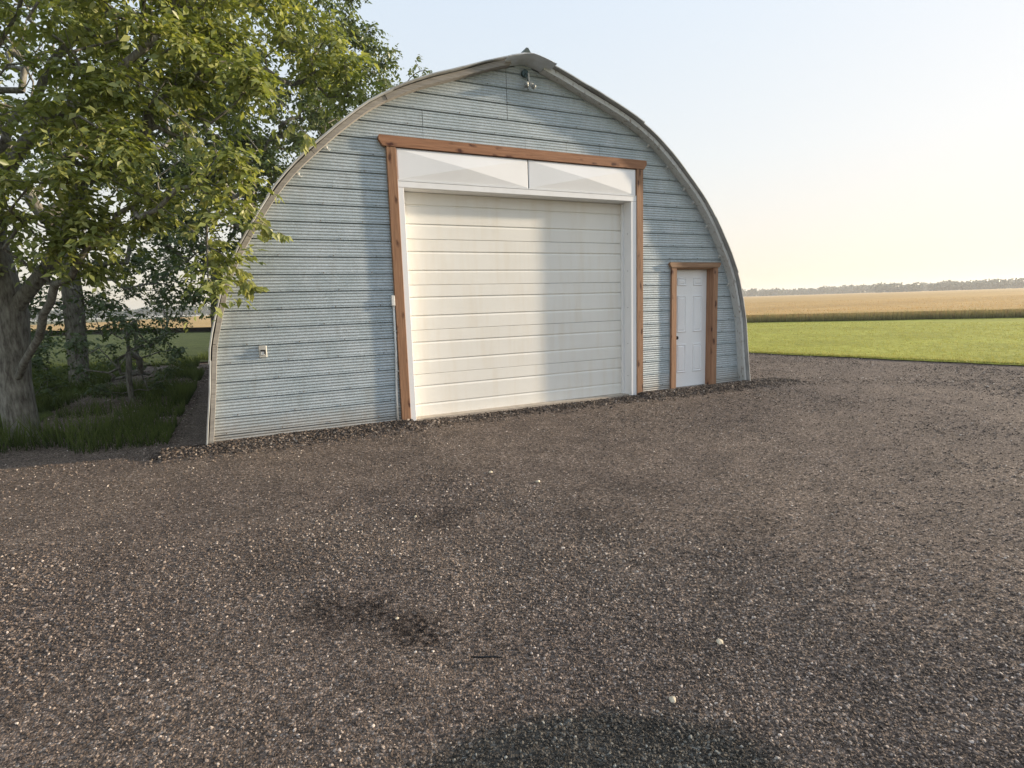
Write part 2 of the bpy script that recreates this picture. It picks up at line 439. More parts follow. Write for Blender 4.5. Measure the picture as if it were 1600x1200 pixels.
class MB:
    def __init__(s): s.V = []; s.F = []
    def add(s, V, F):
        n = len(s.V); s.V += [tuple(v) for v in V]; s.F += [tuple(i+n for i in f) for f in F]
    def box(s, a, b, ch=0.0):
        (x0, y0, z0), (x1, y1, z1) = a, b
        if ch <= 0:
            s.add([(x0,y0,z0),(x1,y0,z0),(x1,y1,z0),(x0,y1,z0),(x0,y0,z1),(x1,y0,z1),(x1,y1,z1),(x0,y1,z1)],
                  [(0,3,2,1),(4,5,6,7),(0,1,5,4),(1,2,6,5),(2,3,7,6),(3,0,4,7)])
            return
        # chamfered box: every corner becomes three verts
        V = []; idx = {}
        for i, x in enumerate((x0, x1)):
            for j, y in enumerate((y0, y1)):
                for k, z in enumerate((z0, z1)):
                    dx, dy, dz = (ch if i == 0 else -ch), (ch if j == 0 else -ch), (ch if k == 0 else -ch)
                    idx[i,j,k] = len(V)
                    V += [(x, y+dy, z+dz), (x+dx, y, z+dz), (x+dx, y+dy, z)]
        F = []
        for i in (0, 1):
            q = [idx[i,0,0], idx[i,1,0], idx[i,1,1], idx[i,0,1]]; F.append(tuple(q if i else q[::-1]))
        for j in (0, 1):
            q = [idx[0,j,0]+1, idx[1,j,0]+1, idx[1,j,1]+1, idx[0,j,1]+1]; F.append(tuple(q[::-1] if j else q))
        for k in (0, 1):
            q = [idx[0,0,k]+2, idx[1,0,k]+2, idx[1,1,k]+2, idx[0,1,k]+2]; F.append(tuple(q if k else q[::-1]))
        for j in (0, 1):
            for k in (0, 1):
                F.append((idx[0,j,k]+1, idx[1,j,k]+1, idx[1,j,k]+2, idx[0,j,k]+2))
        for i in (0, 1):
            for k in (0, 1):
                F.append((idx[i,0,k], idx[i,1,k], idx[i,1,k]+2, idx[i,0,k]+2))
            for j in (0, 1):
                F.append((idx[i,j,0], idx[i,j,1], idx[i,j,1]+1, idx[i,j,0]+1))
        for c in idx.values(): F.append((c, c+1, c+2))
        s.add(V, F)
    def prism(s, poly, y0, y1):          # polygon in x,z extruded in y
        n = len(poly)
        V = [(x, y0, z) for x, z in poly] + [(x, y1, z) for x, z in poly]
        F = [tuple(range(n)), tuple(range(2*n-1, n-1, -1))]
        for i in range(n):
            j = (i+1) % n; F.append((i, i+n, j+n, j))
        s.add(V, F)
    def tube(s, pts, rad, n=8, caps=True):
        P = [Vector(p) for p in pts]; V = []; F = []
        rad = rad if isinstance(rad, (list, tuple)) else [rad]*len(P)
        for i, p in enumerate(P):
            d = (P[min(i+1, len(P)-1)] - P[max(i-1, 0)]).normalized()
            a = d.orthogonal().normalized() if i == 0 else (a - d*a.dot(d)).normalized()
            b = d.cross(a)
            for k in range(n):
                t = 2*PI*k/n; V.append(p + (a*math.cos(t)+b*math.sin(t))*rad[i])
        for i in range(len(P)-1):
            for k in range(n):
                F.append((i*n+k, i*n+(k+1) % n, (i+1)*n+(k+1) % n, (i+1)*n+k))
        if caps: F += [tuple(range(n))[::-1], tuple(range((len(P)-1)*n, len(P)*n))]
        s.add(V, F)
    def out(s, name, m, parent=None, smooth=False, fix=True):
        o = build(name, s.V, s.F, m, parent, smooth)
        if fix:
            import bmesh
            bm = bmesh.new(); bm.from_mesh(o.data); bmesh.ops.recalc_face_normals(bm, faces=bm.faces); bm.to_mesh(o.data); bm.free()
        return o

rng = np.random.default_rng(7)
_tab = rng.random((64, 64))
def vnoise(x, y):
    x = np.asarray(x, float); y = np.asarray(y, float)
    xi = np.floor(x).astype(int); yi = np.floor(y).astype(int); fx = x-xi; fy = y-yi
    fx = fx*fx*(3-2*fx); fy = fy*fy*(3-2*fy)
    a = _tab[xi % 64, yi % 64]; b = _tab[(xi+1) % 64, yi % 64]; c = _tab[xi % 64, (yi+1) % 64]; d = _tab[(xi+1) % 64, (yi+1) % 64]
    return (a*(1-fx)+b*fx)*(1-fy)+(c*(1-fx)+d*fx)*fy
def fbm(x, y, o=3):
    return sum(vnoise(np.asarray(x)*2**k+k*11.3, np.asarray(y)*2**k+k*5.1)/2**k for k in range(o))/sum(1/2**k for k in range(o))

# ================================================================== GROUND
def yard_h(x, y):
    x = np.asarray(x, float); y = np.asarray(y, float)
    h = .05*(fbm(x*.45, y*.45)-.5) + .014*(fbm(x*2.3, y*2.3)-.5)
    near = np.clip((-y)/1.6, 0, 1)                                   # flat at the building
    h = h*(.35+.65*near)
    d = np.abs(y+.16)
    berm = np.clip(1-d/.42, 0, 1)**1.5*(.035+.07*fbm(x*1.7, y*1.7+9)**1.5)
    inb = (x > -.9) & (x < 9.3)
    drv = np.where((x > 2.1) & (x < 6.05), .28, 1.0)                   # worn down in front of the big door
    h = h + berm*drv*inb
    h = np.where((y > .02), np.minimum(h, .02), h)
    return h
def edge_lawn(y): return 13.3-.25*(y-4.19)
def grid(name, x0, x1, nx, y0, y1, ny, hf, m, z=0):
    xs = np.linspace(x0, x1, nx); ys = np.linspace(y0, y1, ny)
    X, Y = np.meshgrid(xs, ys); Z = hf(X, Y)+z
    V = np.stack([X.ravel(), Y.ravel(), Z.ravel()], 1)
    i = (np.arange(ny-1)[:, None]*nx+np.arange(nx-1)[None, :]).ravel()
    F = np.stack([i, i+1, i+nx+1, i+nx], 1)
    return build(name, V, F, m, smooth=True)
tag(grid('ground', -2500, 2500, 60, -2500, 2500, 60, lambda X, Y: X*0, M['land'], -.30), kind='structure')
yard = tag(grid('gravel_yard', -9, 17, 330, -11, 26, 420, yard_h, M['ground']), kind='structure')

def sheet(name, poly, z, m, kind='structure', res=None):
    V = [(x, y, z) for x, y in poly]
    o = build(name, V, [tuple(range(len(poly)))], m)
    return tag(o, kind=kind)
# lawn: ragged edge against the gravel
pl = []
for y in np.arange(-60, 70, .12):
    pl.append((edge_lawn(y)+.18*(float(fbm(y*1.3, 3.1))-.5)+.10*(float(vnoise(y*6, 1.7))-.5), y))
far = [(46.6-y, y) for y in (40, 20, 0, -20, -60)]
pl2 = [p for p in pl if p[0]+p[1] < 46.6]
V = []; F = []
for x, y in pl2:
    V += [(x, y, .02), (x+.25, y, .05), (46.9-y, y, .06)]
F = [(3*i+a, 3*i+a+1, 3*i+a+4, 3*i+a+3) for i in range(len(pl2)-1) for a in (0, 1)]
tag(build('lawn', V, F, M['lawn']), kind='structure')
# rough verge under the trees on the left, ragged edge
V = []; ys = np.arange(-11, 60, .15)
for y in ys:
    e = -3.0-.35*max(0, 2-y)+.5*(float(fbm(y*.8, 8.2))-.5)
    V += [(-60, y, .06), (e-.3, y, .05), (e, y, .015)]
F = [(3*i+a, 3*i+a+1, 3*i+a+4, 3*i+a+3) for i in range(len(ys)-1) for a in (0, 1)]
tag(build('rough_grass_verge', V, F, M['verge']), kind='structure')
V = []
for x in np.arange(-3.2, 14, .3):
    V += [(x, 14+.4*(float(fbm(x, 1))-.5), .045), (x, 60, .05)]
F = [(2*i, 2*i+2, 2*i+3, 2*i+1) for i in range(len(V)//2-1)]
tag(build('back_grass', V, F, M['verge']), kind='structure')

# wheat field: canopy sheet with its near edge 0.6 m above the lawn
def uv2xy(u, v):        # u along the field edge, v away from the lawn
    s = math.sqrt(.5)
    bx, by = 29.5, 17.0
    return bx+u*s+v*s, by-u*s+v*s
us = np.linspace(-140, 260, 220); vs = np.array([1.1, 2, 3, 4, 5, 6.5, 8, 10, 13, 16, 20, 26, 34, 45, 60, 90, 140, 220, 400, 700, 840])
Ug, Vg = np.meshgrid(us, vs)
spread = 1+np.clip(Vg-60, 0, None)/160
Xg, Yg = uv2xy(Ug*spread, Vg)
Zg = .50+np.clip(Vg-8, 0, None)*.0034+.05*(fbm(Ug*.5, Vg*.5)-.5)*np.clip(Vg/5, 0, 1)
nx = len(us); ny = len(vs)
i = (np.arange(ny-1)[:, None]*nx+np.arange(nx-1)[None, :]).ravel()
tag(build('wheat_field', np.stack([Xg.ravel(), Yg.ravel(), Zg.ravel()], 1), np.stack([i, i+1, i+nx+1, i+nx], 1), M['wheat'], smooth=True), kind='structure')

def blades(name, P, H, W, mt, tint_lo, tint_hi, lean=.25, seg=1):
    """upright grass blades: P (n,3) roots, H heights, W widths"""
    n = len(P); th = rng.random(n)*2*PI
    d = np.stack([np.cos(th), np.sin(th), np.zeros(n)], 1)
    ln = rng.normal(0, lean, (n, 2))*H[:, None]
    tip = P.copy(); tip[:, 2] += H; tip[:, :2] += ln
    mid = P*.5+tip*.5; mid[:, :2] -= ln*.15
    V = np.stack([P-d*W[:, None]*.5, P+d*W[:, None]*.5, mid+d*W[:, None]*.42, mid-d*W[:, None]*.42, tip], 1).reshape(-1, 3)
    b = np.arange(n)[:, None]*5
    F = np.concatenate([b+np.array([0, 1, 2]), b+np.array([0, 2, 3]), b+np.array([3, 2, 4])])
    k = rng.random(n)*.3
    T = np.stack([tint_lo+k*0, tint_lo+k*0, (tint_lo+tint_hi)/2+k*.6, (tint_lo+tint_hi)/2+k*.6, tint_hi+k-.1], 1).ravel()
    return tag(build(name, V, F, mt, tint=np.clip(T, 0, 1)), kind='stuff')
# weeds along the field edge, then ripe stalks
n = 52000
u = rng.uniform(-35, 75, n); v = rng.uniform(0, 1.5, n)
x, y = uv2xy(u, v+.25*(vnoise(u*.6, 0)-.5))
blades('field_edge_grass', np.stack([x, y, np.full(n, .03)], 1), (.22+.42*rng.random(n))*(.7+.6*fbm(u*1.1, v*2)), rng.uniform(.012, .03, n), M['weed'], 0, 1.0, .14)
n = 60000
u = rng.uniform(-35, 80, n); v = .45+7.4*rng.random(n)**1.8
x, y = uv2xy(u, v)
blades('wheat_stalks', np.stack([x, y, np.full(n, .12)], 1), rng.uniform(.36, .52, n), rng.uniform(.012, .028, n), M['stalk'], .25, .9, .1)
n = 50000
u = rng.uniform(-40, 110, n); v = 7+60*rng.random(n)**1.6
x, y = uv2xy(u, v)
blades('wheat_ears', np.stack([x, y, .46+np.clip(v-8, 0, None)*.0034], 1), rng.uniform(.06, .16, n), rng.uniform(.02, .05, n), M['stalk'], .6, .9, .4)
# lawn blades, denser by the gravel edge
n = 110000
y = rng.uniform(-14, 30, n); dx = rng.random(n)**2.2*20
x = edge_lawn(y)+dx+.02
k = (x+y) < 46.3
blades('lawn_grass', np.stack([x, y, np.full(n, .03)], 1)[k], rng.uniform(.03, .075, n)[k], rng.uniform(.006, .016, n)[k]*(1+dx[k]*.12), M['blade'], .15, .8, .5)
# rough grass under the left trees and against the left side of the building
n = 60000
x = -.9-rng.random(n)**1.4*9; y = rng.uniform(.4, 16, n)
k = (x < -3.0+.5*(vnoise(y*.8, 2)-.5)) | ((x > -1.9) & (vnoise(x*2.1, y*1.4) > .42)) | (vnoise(x*1.3, y*1.3) > .66)
blades('verge_grass', np.stack([x, y, np.full(n, .0)], 1)[k], (rng.uniform(.08, .34, n)*(.5+vnoise(x, y)))[k], rng.uniform(.006, .014, n)[k], M['vblade'], 0, .8, .3)

# ---- gravel stones
def scatter(name, P, Sc, m, seed, sharp=1.0):
    me = bpy.data.meshes.new(name)
    org = np.array([P[:, 0].mean(), P[:, 1].mean(), 0])
    me.vertices.add(len(P)); me.vertices.foreach_set('co', (P-org).astype(np.float32).ravel())
    a = me.attributes.new('scl', 'FLOAT', 'POINT'); a.data.foreach_set('value', Sc.astype(np.float32))
    me.materials.append(m)
    o = link(name, me, org); tag(o, kind='stuff')
    ng = bpy.data.node_groups.new(name, 'GeometryNodeTree')
    ng.interface.new_socket('Geometry', in_out='INPUT', socket_type='NodeSocketGeometry')
    ng.interface.new_socket('Geometry', in_out='OUTPUT', socket_type='NodeSocketGeometry')
    N = ng.nodes; L = ng.links
    gi = N.new('NodeGroupInput'); go = N.new('NodeGroupOutput')
    ji = N.new('GeometryNodeGeometryToInstance')
    for s in range(5):
        ic = N.new('GeometryNodeMeshIcoSphere'); ic.inputs['Radius'].default_value = .5; ic.inputs['Subdivisions'].default_value = 2 if s < 2 else 1
        sp = N.new('GeometryNodeSetPosition')
        nz = N.new('ShaderNodeTexNoise'); nz.noise_dimensions = '4D'; nz.inputs['W'].default_value = s*3.7+seed; nz.inputs['Scale'].default_value = 1.3; nz.inputs['Detail'].default_value = 1
        vm = N.new('ShaderNodeVectorMath'); vm.operation = 'SUBTRACT'; vm.inputs[1].default_value = (.5, .5, .5)
        vs_ = N.new('ShaderNodeVectorMath'); vs_.operation = 'SCALE'; vs_.inputs['Scale'].default_value = 1.1*sharp
        L.new(nz.outputs['Color'], vm.inputs[0]); L.new(vm.outputs[0], vs_.inputs[0])
        L.new(ic.outputs['Mesh'], sp.inputs['Geometry']); L.new(vs_.outputs[0], sp.inputs['Offset'])
        tf = N.new('GeometryNodeTransform'); tf.inputs['Scale'].default_value = (1, .8-.08*s, .62+.06*(s % 3))
        L.new(sp.outputs[0], tf.inputs['Geometry'])
        sm = N.new('GeometryNodeSetMaterial'); sm.inputs['Material'].default_value = m
        L.new(tf.outputs[0], sm.inputs['Geometry'])
        L.new(sm.outputs[0], ji.inputs[0])
    ip = N.new('GeometryNodeInstanceOnPoints'); ip.inputs['Pick Instance'].default_value = True
    rv = N.new('FunctionNodeRandomValue'); rv.data_type = 'FLOAT_VECTOR'
    rv.inputs[0].default_value = (-.5, -.5, 0); rv.inputs[1].default_value = (.5, .5, 6.28)
    na = N.new('GeometryNodeInputNamedAttribute'); na.data_type = 'FLOAT'; na.inputs['Name'].default_value = 'scl'
    L.new(gi.outputs[0], ip.inputs['Points']); L.new(ji.outputs[0], ip.inputs['Instance'])
    L.new(rv.outputs['Value'], ip.inputs['Rotation']); L.new(na.outputs[0], ip.inputs['Scale'])
    L.new(ip.outputs[0], go.inputs[0])
    md = o.modifiers.new('scatter', 'NODES'); md.node_group = ng
    return o
n = 400000
r = 1.45*(20/1.45)**rng.random(n); a = rng.uniform(YAW-.86, YAW+.86, n)
x = r*np.sin(a); y = -7.7676+r*np.cos(a)
k = ((y < -.02) | (x < -.75) | (x > 8.9)) & (x < edge_lawn(y)+.1) & (x > -8) & (y < 20)
x, y, r = x[k], y[k], r[k]
pk = fbm(x*.55+y*.2, y*.5, 2)                         # packed lanes carry fewer and finer stones
k2 = rng.random(len(x)) < np.clip((pk-.30)*4, .35, 1)
x, y, r, pk = x[k2], y[k2], r[k2], pk[k2]
s = (.0045+.0135*rng.random(len(x))**3.0)*(.80+.095*r)*(.7+.6*pk)
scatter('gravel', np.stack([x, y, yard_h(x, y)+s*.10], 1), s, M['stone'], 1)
# loose, coarser gravel heaped along the foot of the gable
n = 26000
x = rng.uniform(-1.0, 9.6, n); y = -.03-np.abs(rng.normal(0, .22, n))
k = (x < 2.1) | (x > 6.05) | (rng.random(n) < .35)
x, y = x[k], y[k]; s = .013+.034*rng.random(len(x))**2.0
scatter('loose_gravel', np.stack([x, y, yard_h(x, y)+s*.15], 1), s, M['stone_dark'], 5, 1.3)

# ================================================================== BUILDING
CX = 4.05; DEPTH = 12.0
PROF = [(0, 4.42), (.51, 4.35), (1.13, 4.275), (1.41, 4.225), (1.94, 4.065), (2.2, 3.95), (2.45, 3.82), (2.84, 3.565), (3.13, 3.36), (3.45, 3.06),
        (3.80, 2.665), (4.04, 2.375), (4.25, 2.06), (4.48, 1.56), (4.69, .97), (4.875, .46), (5.005, 0.0)]
def dense(P, k=4):
    P = [np.array(p, float) for p in P]; out = []
    for i in range(len(P)-1):
        p0 = P[max(i-1, 0)]; p1 = P[i]; p2 = P[i+1]; p3 = P[min(i+2, len(P)-1)]
        for j in range(k):
            t = j/k
            out.append(.5*((2*p1)+(-p0+p2)*t+(2*p0-5*p1+4*p2-p3)*t*t+(-p0+3*p1-3*p2+p3)*t**3))
    out.append(P[-1]); return np.array(out)
DP = dense(PROF)
_z, _h = DP[:, 0], DP[:, 1]
for _ in range(2): _h[1:-1] = (_h[:-2]+2*_h[1:-1]+_h[2:])/4
def half(z): return np.interp(z, _z, _h)
seglen = np.concatenate([[0], np.cumsum(np.hypot(np.diff(_z), np.diff(_h)))])
ALEN = seglen[-1]
def arc(s, off=0.0, side=1):
    """point on the arch at arc length s from the foot, pushed out by off"""
    z = np.interp(s, seglen, _z); h = np.interp(s, seglen, _h)
    e = .06
    z2 = np.interp(s+e, seglen, _z); h2 = np.interp(s+e, seglen, _h); z1 = np.interp(s-e, seglen, _z); h1 = np.interp(s-e, seglen, _h)
    dz, dh = z2-z1, h2-h1; L = math.hypot(dz, dh)
    nz, nh = -dh/L, dz/L
    return (CX+side*(h+nh*off), z+nz*off)

hut = thing('quonset_building', 'arched grey galvanized steel building with cedar framed doors', 'building', (CX, 0, 0))
PITCHZ = .2165; Z0 = .126
def panel(k, xa, xb, z0, z1, zmin=None):
    """one corrugated course between xa and xb, clipped by the arch"""
    zs = [z0]; ys = [-.013]
    W = 5; ns = 8
    prof = [(z0, .011), (z0, -.013), (z0+.009, -.011)]
    zz0 = z0+.011; zz1 = z1-.013
    nw = max(1, round((z1-z0)/PITCHZ*W))
    for i in range(nw*ns+1):
        t = i/(nw*ns); z = zz0+(zz1-zz0)*t
        prof.append((z, -.0035+.0037*math.cos(2*PI*nw*t+PI)*-1))
    prof += [(z1-.009, .012), (z1+.012, .012)]
    if zmin is not None: prof = [p for p in prof if p[0] > zmin]
    wd = min(xb, CX+half(z0)+.02)-max(xa, CX-half(z0)-.02)
    if wd < .03: return
    nx = max(2, int(wd/.22)+1)
    V = []
    for z, y in prof:
        zc = min(z, 4.975)
        a = max(xa, CX-float(half(zc))-.015); b = min(xb, CX+float(half(zc))+.015)
        if b < a: b = a = (xa+xb)/2 if xa > 0 and xb < 8 else (a+b)/2
        for j in range(nx):
            x = a+(b-a)*j/(nx-1)
            dent = .008*(float(fbm(x*1.1+3.7, z*1.3, 2))-.5)+.0012*(float(vnoise(x*3+k*9, k*2.5))-.5)
            sag = .0035*(float(vnoise(x*.8, k*1.7))-.5)
            V.append((x, y+dent, z+sag+random.uniform(-.0002, .0002)))
    n = len(prof)
    F = [(i*nx+j, i*nx+j+1, (i+1)*nx+j+1, (i+1)*nx+j) for i in range(n-1) for j in range(nx-1)]
    build('wall_panel', V, F, M['steel'], hut, smooth=True)
seams = {0: [1.0], 3: [.9], 17: [2.5, 4.05, 4.76, 5.36], 18: [2.5], 19: [3.77], 20: [3.77], 21: [3.77], 22: [3.77], 23: []}
GX0, GX1, GZ = 2.05, 6.09, 3.72
DX0, DX1, DZ = 6.88, 7.78, 2.17
for k in range(-1, 23):
    z0 = Z0+k*PITCHZ if k >= 0 else -.08
    z1 = Z0+(k+1)*PITCHZ
    if z0 > 4.97: break
    xs = [-1.0] + seams.get(k, []) + [10.0]
    if k in (0, 3): xs = [-1.0, 10.0]
    if z0 < 3.6: xs = sorted(set([-1.0, GX0, GX1, 10.0]))
    if z0 < DZ-.02: xs = sorted(set(xs+[DX0, DX1]))
    for a, b in zip(xs[:-1], xs[1:]):
        if a == GX0 and b == GX1: continue
        zm = None
        if a == DX0 and b == DX1:
            if z1 < DZ+.02: continue
            zm = DZ
        gp = .007 if k >= 18 else .003
        panel(k, a+(gp if a > 0 else 0), b, z0, z1, zm)
b = MB(); b.prism([(x, z) for x, z in [(CX+sg*float(half(z))*.985, z) for sg, zs_ in ((1, np.linspace(3.86, 4.93, 14)), (-1, np.linspace(4.93, 3.86, 14))) for z in zs_]], .022, .030)
b.out('backing_board', M['dark'], hut)
b = MB()
for k in range(23):
    z = Z0+k*PITCHZ+.016
    for x in np.arange(-.2+.13*(k % 3), 8.4, .62):
        if abs(x-CX) > float(half(z))-.12 or (GX0-.15 < x < GX1+.15 and z < 3.9) or (DX0-.15 < x < DX1+.15 and z < 2.3): continue
        x += random.uniform(-.05, .05); b.box((x-.0055, -.019, z-.0055), (x+.0055, -.009, z+.0055), .002)
o = b.out('nail_heads', m_plain('rusty_nail', (.12, .09, .075), .7, .3), hut); o['kind'] = 'stuff'
# inner lining and back wall close the shell
def arch_poly(off=0):
    L = []
    ss = np.linspace(0, ALEN-.001, 40)
    for s in ss: L.append(arc(s, off, 1))
    for s in ss[::-1]: L.append(arc(s, off, -1))
    return L
b = MB(); b.prism(arch_poly(-.005), DEPTH-.06, DEPTH); b.out('back_wall', M['roof'], hut)
# foundation sill under the doors
b = MB(); b.box((-.40, .025, -.2), (8.50, .30, .035)); b.out('foundation', M['concrete'], hut)

# arch ribs: wooden, front to back 0.14, both sides; several boards end to end
def band(s0, s1, o0, o1, y0, y1, side, n=14, wav=0):
    V = []
    for i in range(n+1):
        s = s0+(s1-s0)*i/n
        a = o0(s) if callable(o0) else o0; c = o1(s) if callable(o1) else o1
        wv = wav*(float(vnoise(s*5, side*3.3))-.5)
        p = arc(min(s, ALEN-.002), a, side); q = arc(min(s, ALEN-.002), c+wv, side)
        V += [(p[0], y0, p[1]), (q[0], y0, q[1]), (q[0], y1, q[1]), (p[0], y1, p[1])]
    F = [(0, 1, 2, 3), tuple(4*n+i for i in (3, 2, 1, 0))]
    for i in range(n):
        for e in range(4):
            f = (e+1) % 4; F.append((4*i+e, 4*i+f, 4*i+4+f, 4*i+4+e))
    m = MB(); m.add(V, F); return m
RT = lambda s: .052+.026*(s/ALEN)**1.5
cuts = [0, 1.25, 2.6, 3.9, 5.1, ALEN]
for side in (1, -1):
    for i in range(len(cuts)-1):
        s0, s1 = cuts[i]+.003, min(cuts[i+1]-.003, ALEN-.27)
        if s0 > ALEN: break
        jy = random.uniform(-.006, .006)
        band(s0, s1, .004, RT, -.15+jy, .03, side, 16, .006).out('arch_board', M['rib'] if side > 0 else M['ribl'], hut)
# roof sheets: corrugated around the arch, each lapped over the next lower one
NS = 7
for side in (1, -1):
    for i in range(NS):
        s0 = ALEN*i/NS-.02; s1 = ALEN*(i+1)/NS+.02
        oh = -.215+random.uniform(-.014, .014)
        ys = [oh]+list(np.arange(-.18, DEPTH+.01, .030))
        ns = 7; V = []; lift = .001+.004*(i % 2)
        for lay in (0, 1):
            for y in ys:
                wv = .006*math.cos((y)*2*PI/.12) if y > -.17 else .006
                for j in range(ns):
                    s = s0+(s1-s0)*j/(ns-1)
                    o = float(RT(max(0, min(s, ALEN))))+lift+.006+wv+lay*.014+.005*(1-j/(ns-1))+.010*(float(vnoise(s*3.1, side*7+y*.3))-.5)
                    p = arc(max(s, .0) if s > 0 else 0, o, side) if s <= ALEN-.002 else arc(ALEN-.002, o, side)
                    V.append((p[0], y, p[1]-(.05 if s < 0 else 0)))
        ny = len(ys); off = ny*ns; F = []
        for a in range(ny-1):
            for j in range(ns-1):
                q = a*ns+j; F.append((q, q+1, q+ns+1, q+ns)); q += off; F.append((q, q+ns, q+ns+1, q+1))
        for j in range(ns-1): F.append((j, j+off, j+1+off, j+1))
        for a in range(ny-1):
            F.append((a*ns, (a+1)*ns, (a+1)*ns+off, a*ns+off)); q = a*ns+ns-1; F.append((q, q+off, q+ns+off, q+ns))
        build('roof_sheet', V, F, M['roof'], hut, smooth=False)
# folded ridge cap, sticking out past the eaves at the front and wrapped under the board ends
def ridge(ysec, w, name='ridge_cap', m=None, th=.006):
    """ysec: (y, offset at the peak, offset at the wings) stations"""
    n = 8; k = 2*n+1; V = []; ns = len(ysec)
    for lay in (0, th):
        for (y, oc, ow) in ysec:
            for j in range(-n, n+1):
                f = abs(j)/n; s = ALEN-f*w
                p = arc(min(s, ALEN-.004), oc+(ow-oc)*f+lay, 1 if j >= 0 else -1)
                V.append((CX if j == 0 else p[0], y+.012*(vnoise(j*.7, y)-.5), p[1]))
    F = []; o = ns*k
    for a in range(ns-1):
        for j in range(k-1):
            q = a*k+j; F.append((q, q+1, q+1+k, q+k)); F.append((q+o, q+k+o, q+k+1+o, q+1+o))
        for q, r_ in ((a*k, 1), (a*k+k-1, -1)): F.append((q, q+k, q+k+o, q+o)[::r_])
    for j in range(k-1):
        F.append((j, j+o, j+1+o, j+1)); q = (ns-1)*k+j; F.append((q, q+1, q+1+o, q+o))
    mb = MB(); mb.add(V, F); return mb.out(name, m or M['cap'], hut)
ridge([(-.335, .045, .062), (-.20, .034, .050), (-.02, .010, .015)], .37)
ridge([(-.17, .112, .112), (2, .112, .112), (DEPTH, .112, .112)], .28)
b = MB(); tz = 5.195
b.add([(CX-.10, -.15, 5.07), (CX+.10, -.15, 5.07), (CX+.016, -.15, tz), (CX-.016, -.15, tz), (CX-.075, .12, 5.07), (CX+.075, .12, 5.07), (CX+.010, .12, tz), (CX-.010, .12, tz)],
      [(0, 1, 2, 3), (4, 7, 6, 5), (0, 4, 5, 1), (1, 5, 6, 2), (2, 6, 7, 3), (3, 7, 4, 0)])
b.out('ridge_peak', m_plain('peak_steel', (.06, .085, .085), .6, .3), hut)
# little white clips of an old light string along the arch
for s, side in ((2.45, 1), (3.05, 1), (3.55, 1), (3.85, 1), (4.35, 1), (4.85, 1), (1.9, 1), (4.1, -1), (3.6, -1)):
    p = arc(s, -.02, side); b = MB()
    b.box((p[0]-.012, -.045, p[1]-.014), (p[0]+.012, -.012, p[1]+.014), .004)
    b.tube([(p[0], -.035, p[1]-.01), (p[0]-.03*side, -.04, p[1]-.035), (p[0]-.045*side, -.035, p[1]-.02)], .004, 5)
    b.out('string_clip', M['ply'], hut)

# ---- big door opening
# side and head casing (white sheet metal) and deep reveals
b = MB()
b.box((2.104, -.045, -.02), (2.182, -.012, 3.203), .003); b.out('casing', M['white'], hut)
b = MB(); b.box((5.935, -.045, -.02), (6.040, -.012, 3.203), .003); b.out('casing', M['white'], hut)
b = MB(); b.box((2.104, -.047, 3.205), (6.040, -.012, 3.285), .003); b.out('casing', M['white'], hut)
b = MB(); b.box((2.104, -.052, 3.286), (6.040, -.010, 3.294)); b.out('drip_edge', M['jamb'], hut)
b = MB(); b.box((5.935, -.012, -.02), (6.02, .235, 3.203)); b.out('side_jamb', M['jamb'], hut)
b = MB(); b.box((2.10, -.012, -.02), (2.182, .235, 3.203)); b.out('side_jamb', M['jamb'], hut)
b = MB(); b.box((2.182, -.012, 3.203), (5.935, .235, 3.28)); b.out('head_jamb', M['jamb'], hut)
b = MB(); b.box((5.905, .150, -.01), (5.935, .205, 3.19), .003); b.out('door_stop', M['jamb'], hut)
b = MB(); b.box((2.182, .150, -.01), (2.205, .205, 3.19), .003); b.out('door_stop', M['jamb'], hut)
for z in (.35, .9, 1.5, 2.1, 2.7):
    b = MB(); b.tube([(5.934, .05, z), (5.930, .05, z)], .006, 8); b.out('screw', M['black'], hut)

# overhead door: five ribbed sections
gd = thing('overhead_door', None, None, (4.06, .21, 0)); gd.parent = hut; gd.location = Vector((4.06, .21, 0))-WORLD[hut]
zb = .012; SH = .6385
for k in range(5):
    z0 = zb+k*SH; z1 = z0+SH-.0035
    P = [(z0, .0), (z0+.002, -.003)]
    def groove(zz):
        return [(zz-.0375, -.003), (zz-.030, .0015), (zz-.006, .0125), (zz-.001, .0125), (zz, -.004)]
    P += groove(z0+.205*1.026)+groove(z0+.460*1.026)
    P += [(z1-.006, -.003), (z1-.001, .002), (z1, .012)]
    V = []; xs = np.linspace(2.184, 5.933, 24)
    for z, y in P:
        for x in xs:
            V.append((x, .21+y+.0016*(float(fbm(x*.7+k*7, z*2, 2))-.5), z))
    nx = len(xs); nf = len(P)
    F = [(i*nx+j, i*nx+j+1, (i+1)*nx+j+1, (i+1)*nx+j) for i in range(nf-1) for j in range(nx-1)]
    q = len(V); V += [(2.184, .25, z0), (5.933, .25, z0), (5.933, .25, z1), (2.184, .25, z1)]
    F += [(q, q+3, q+2, q+1)]
    build('door_section', V, F, M['cream'], gd)
b = MB(); b.box((2.19, .195, 0.004), (5.93, .235, .014)); b.out('bottom_seal', M['black'], gd)
b = MB(); b.box((2.0, .19, -.15), (6.1, .40, .003), 0); b.out('door_sill', M['concrete'], hut)

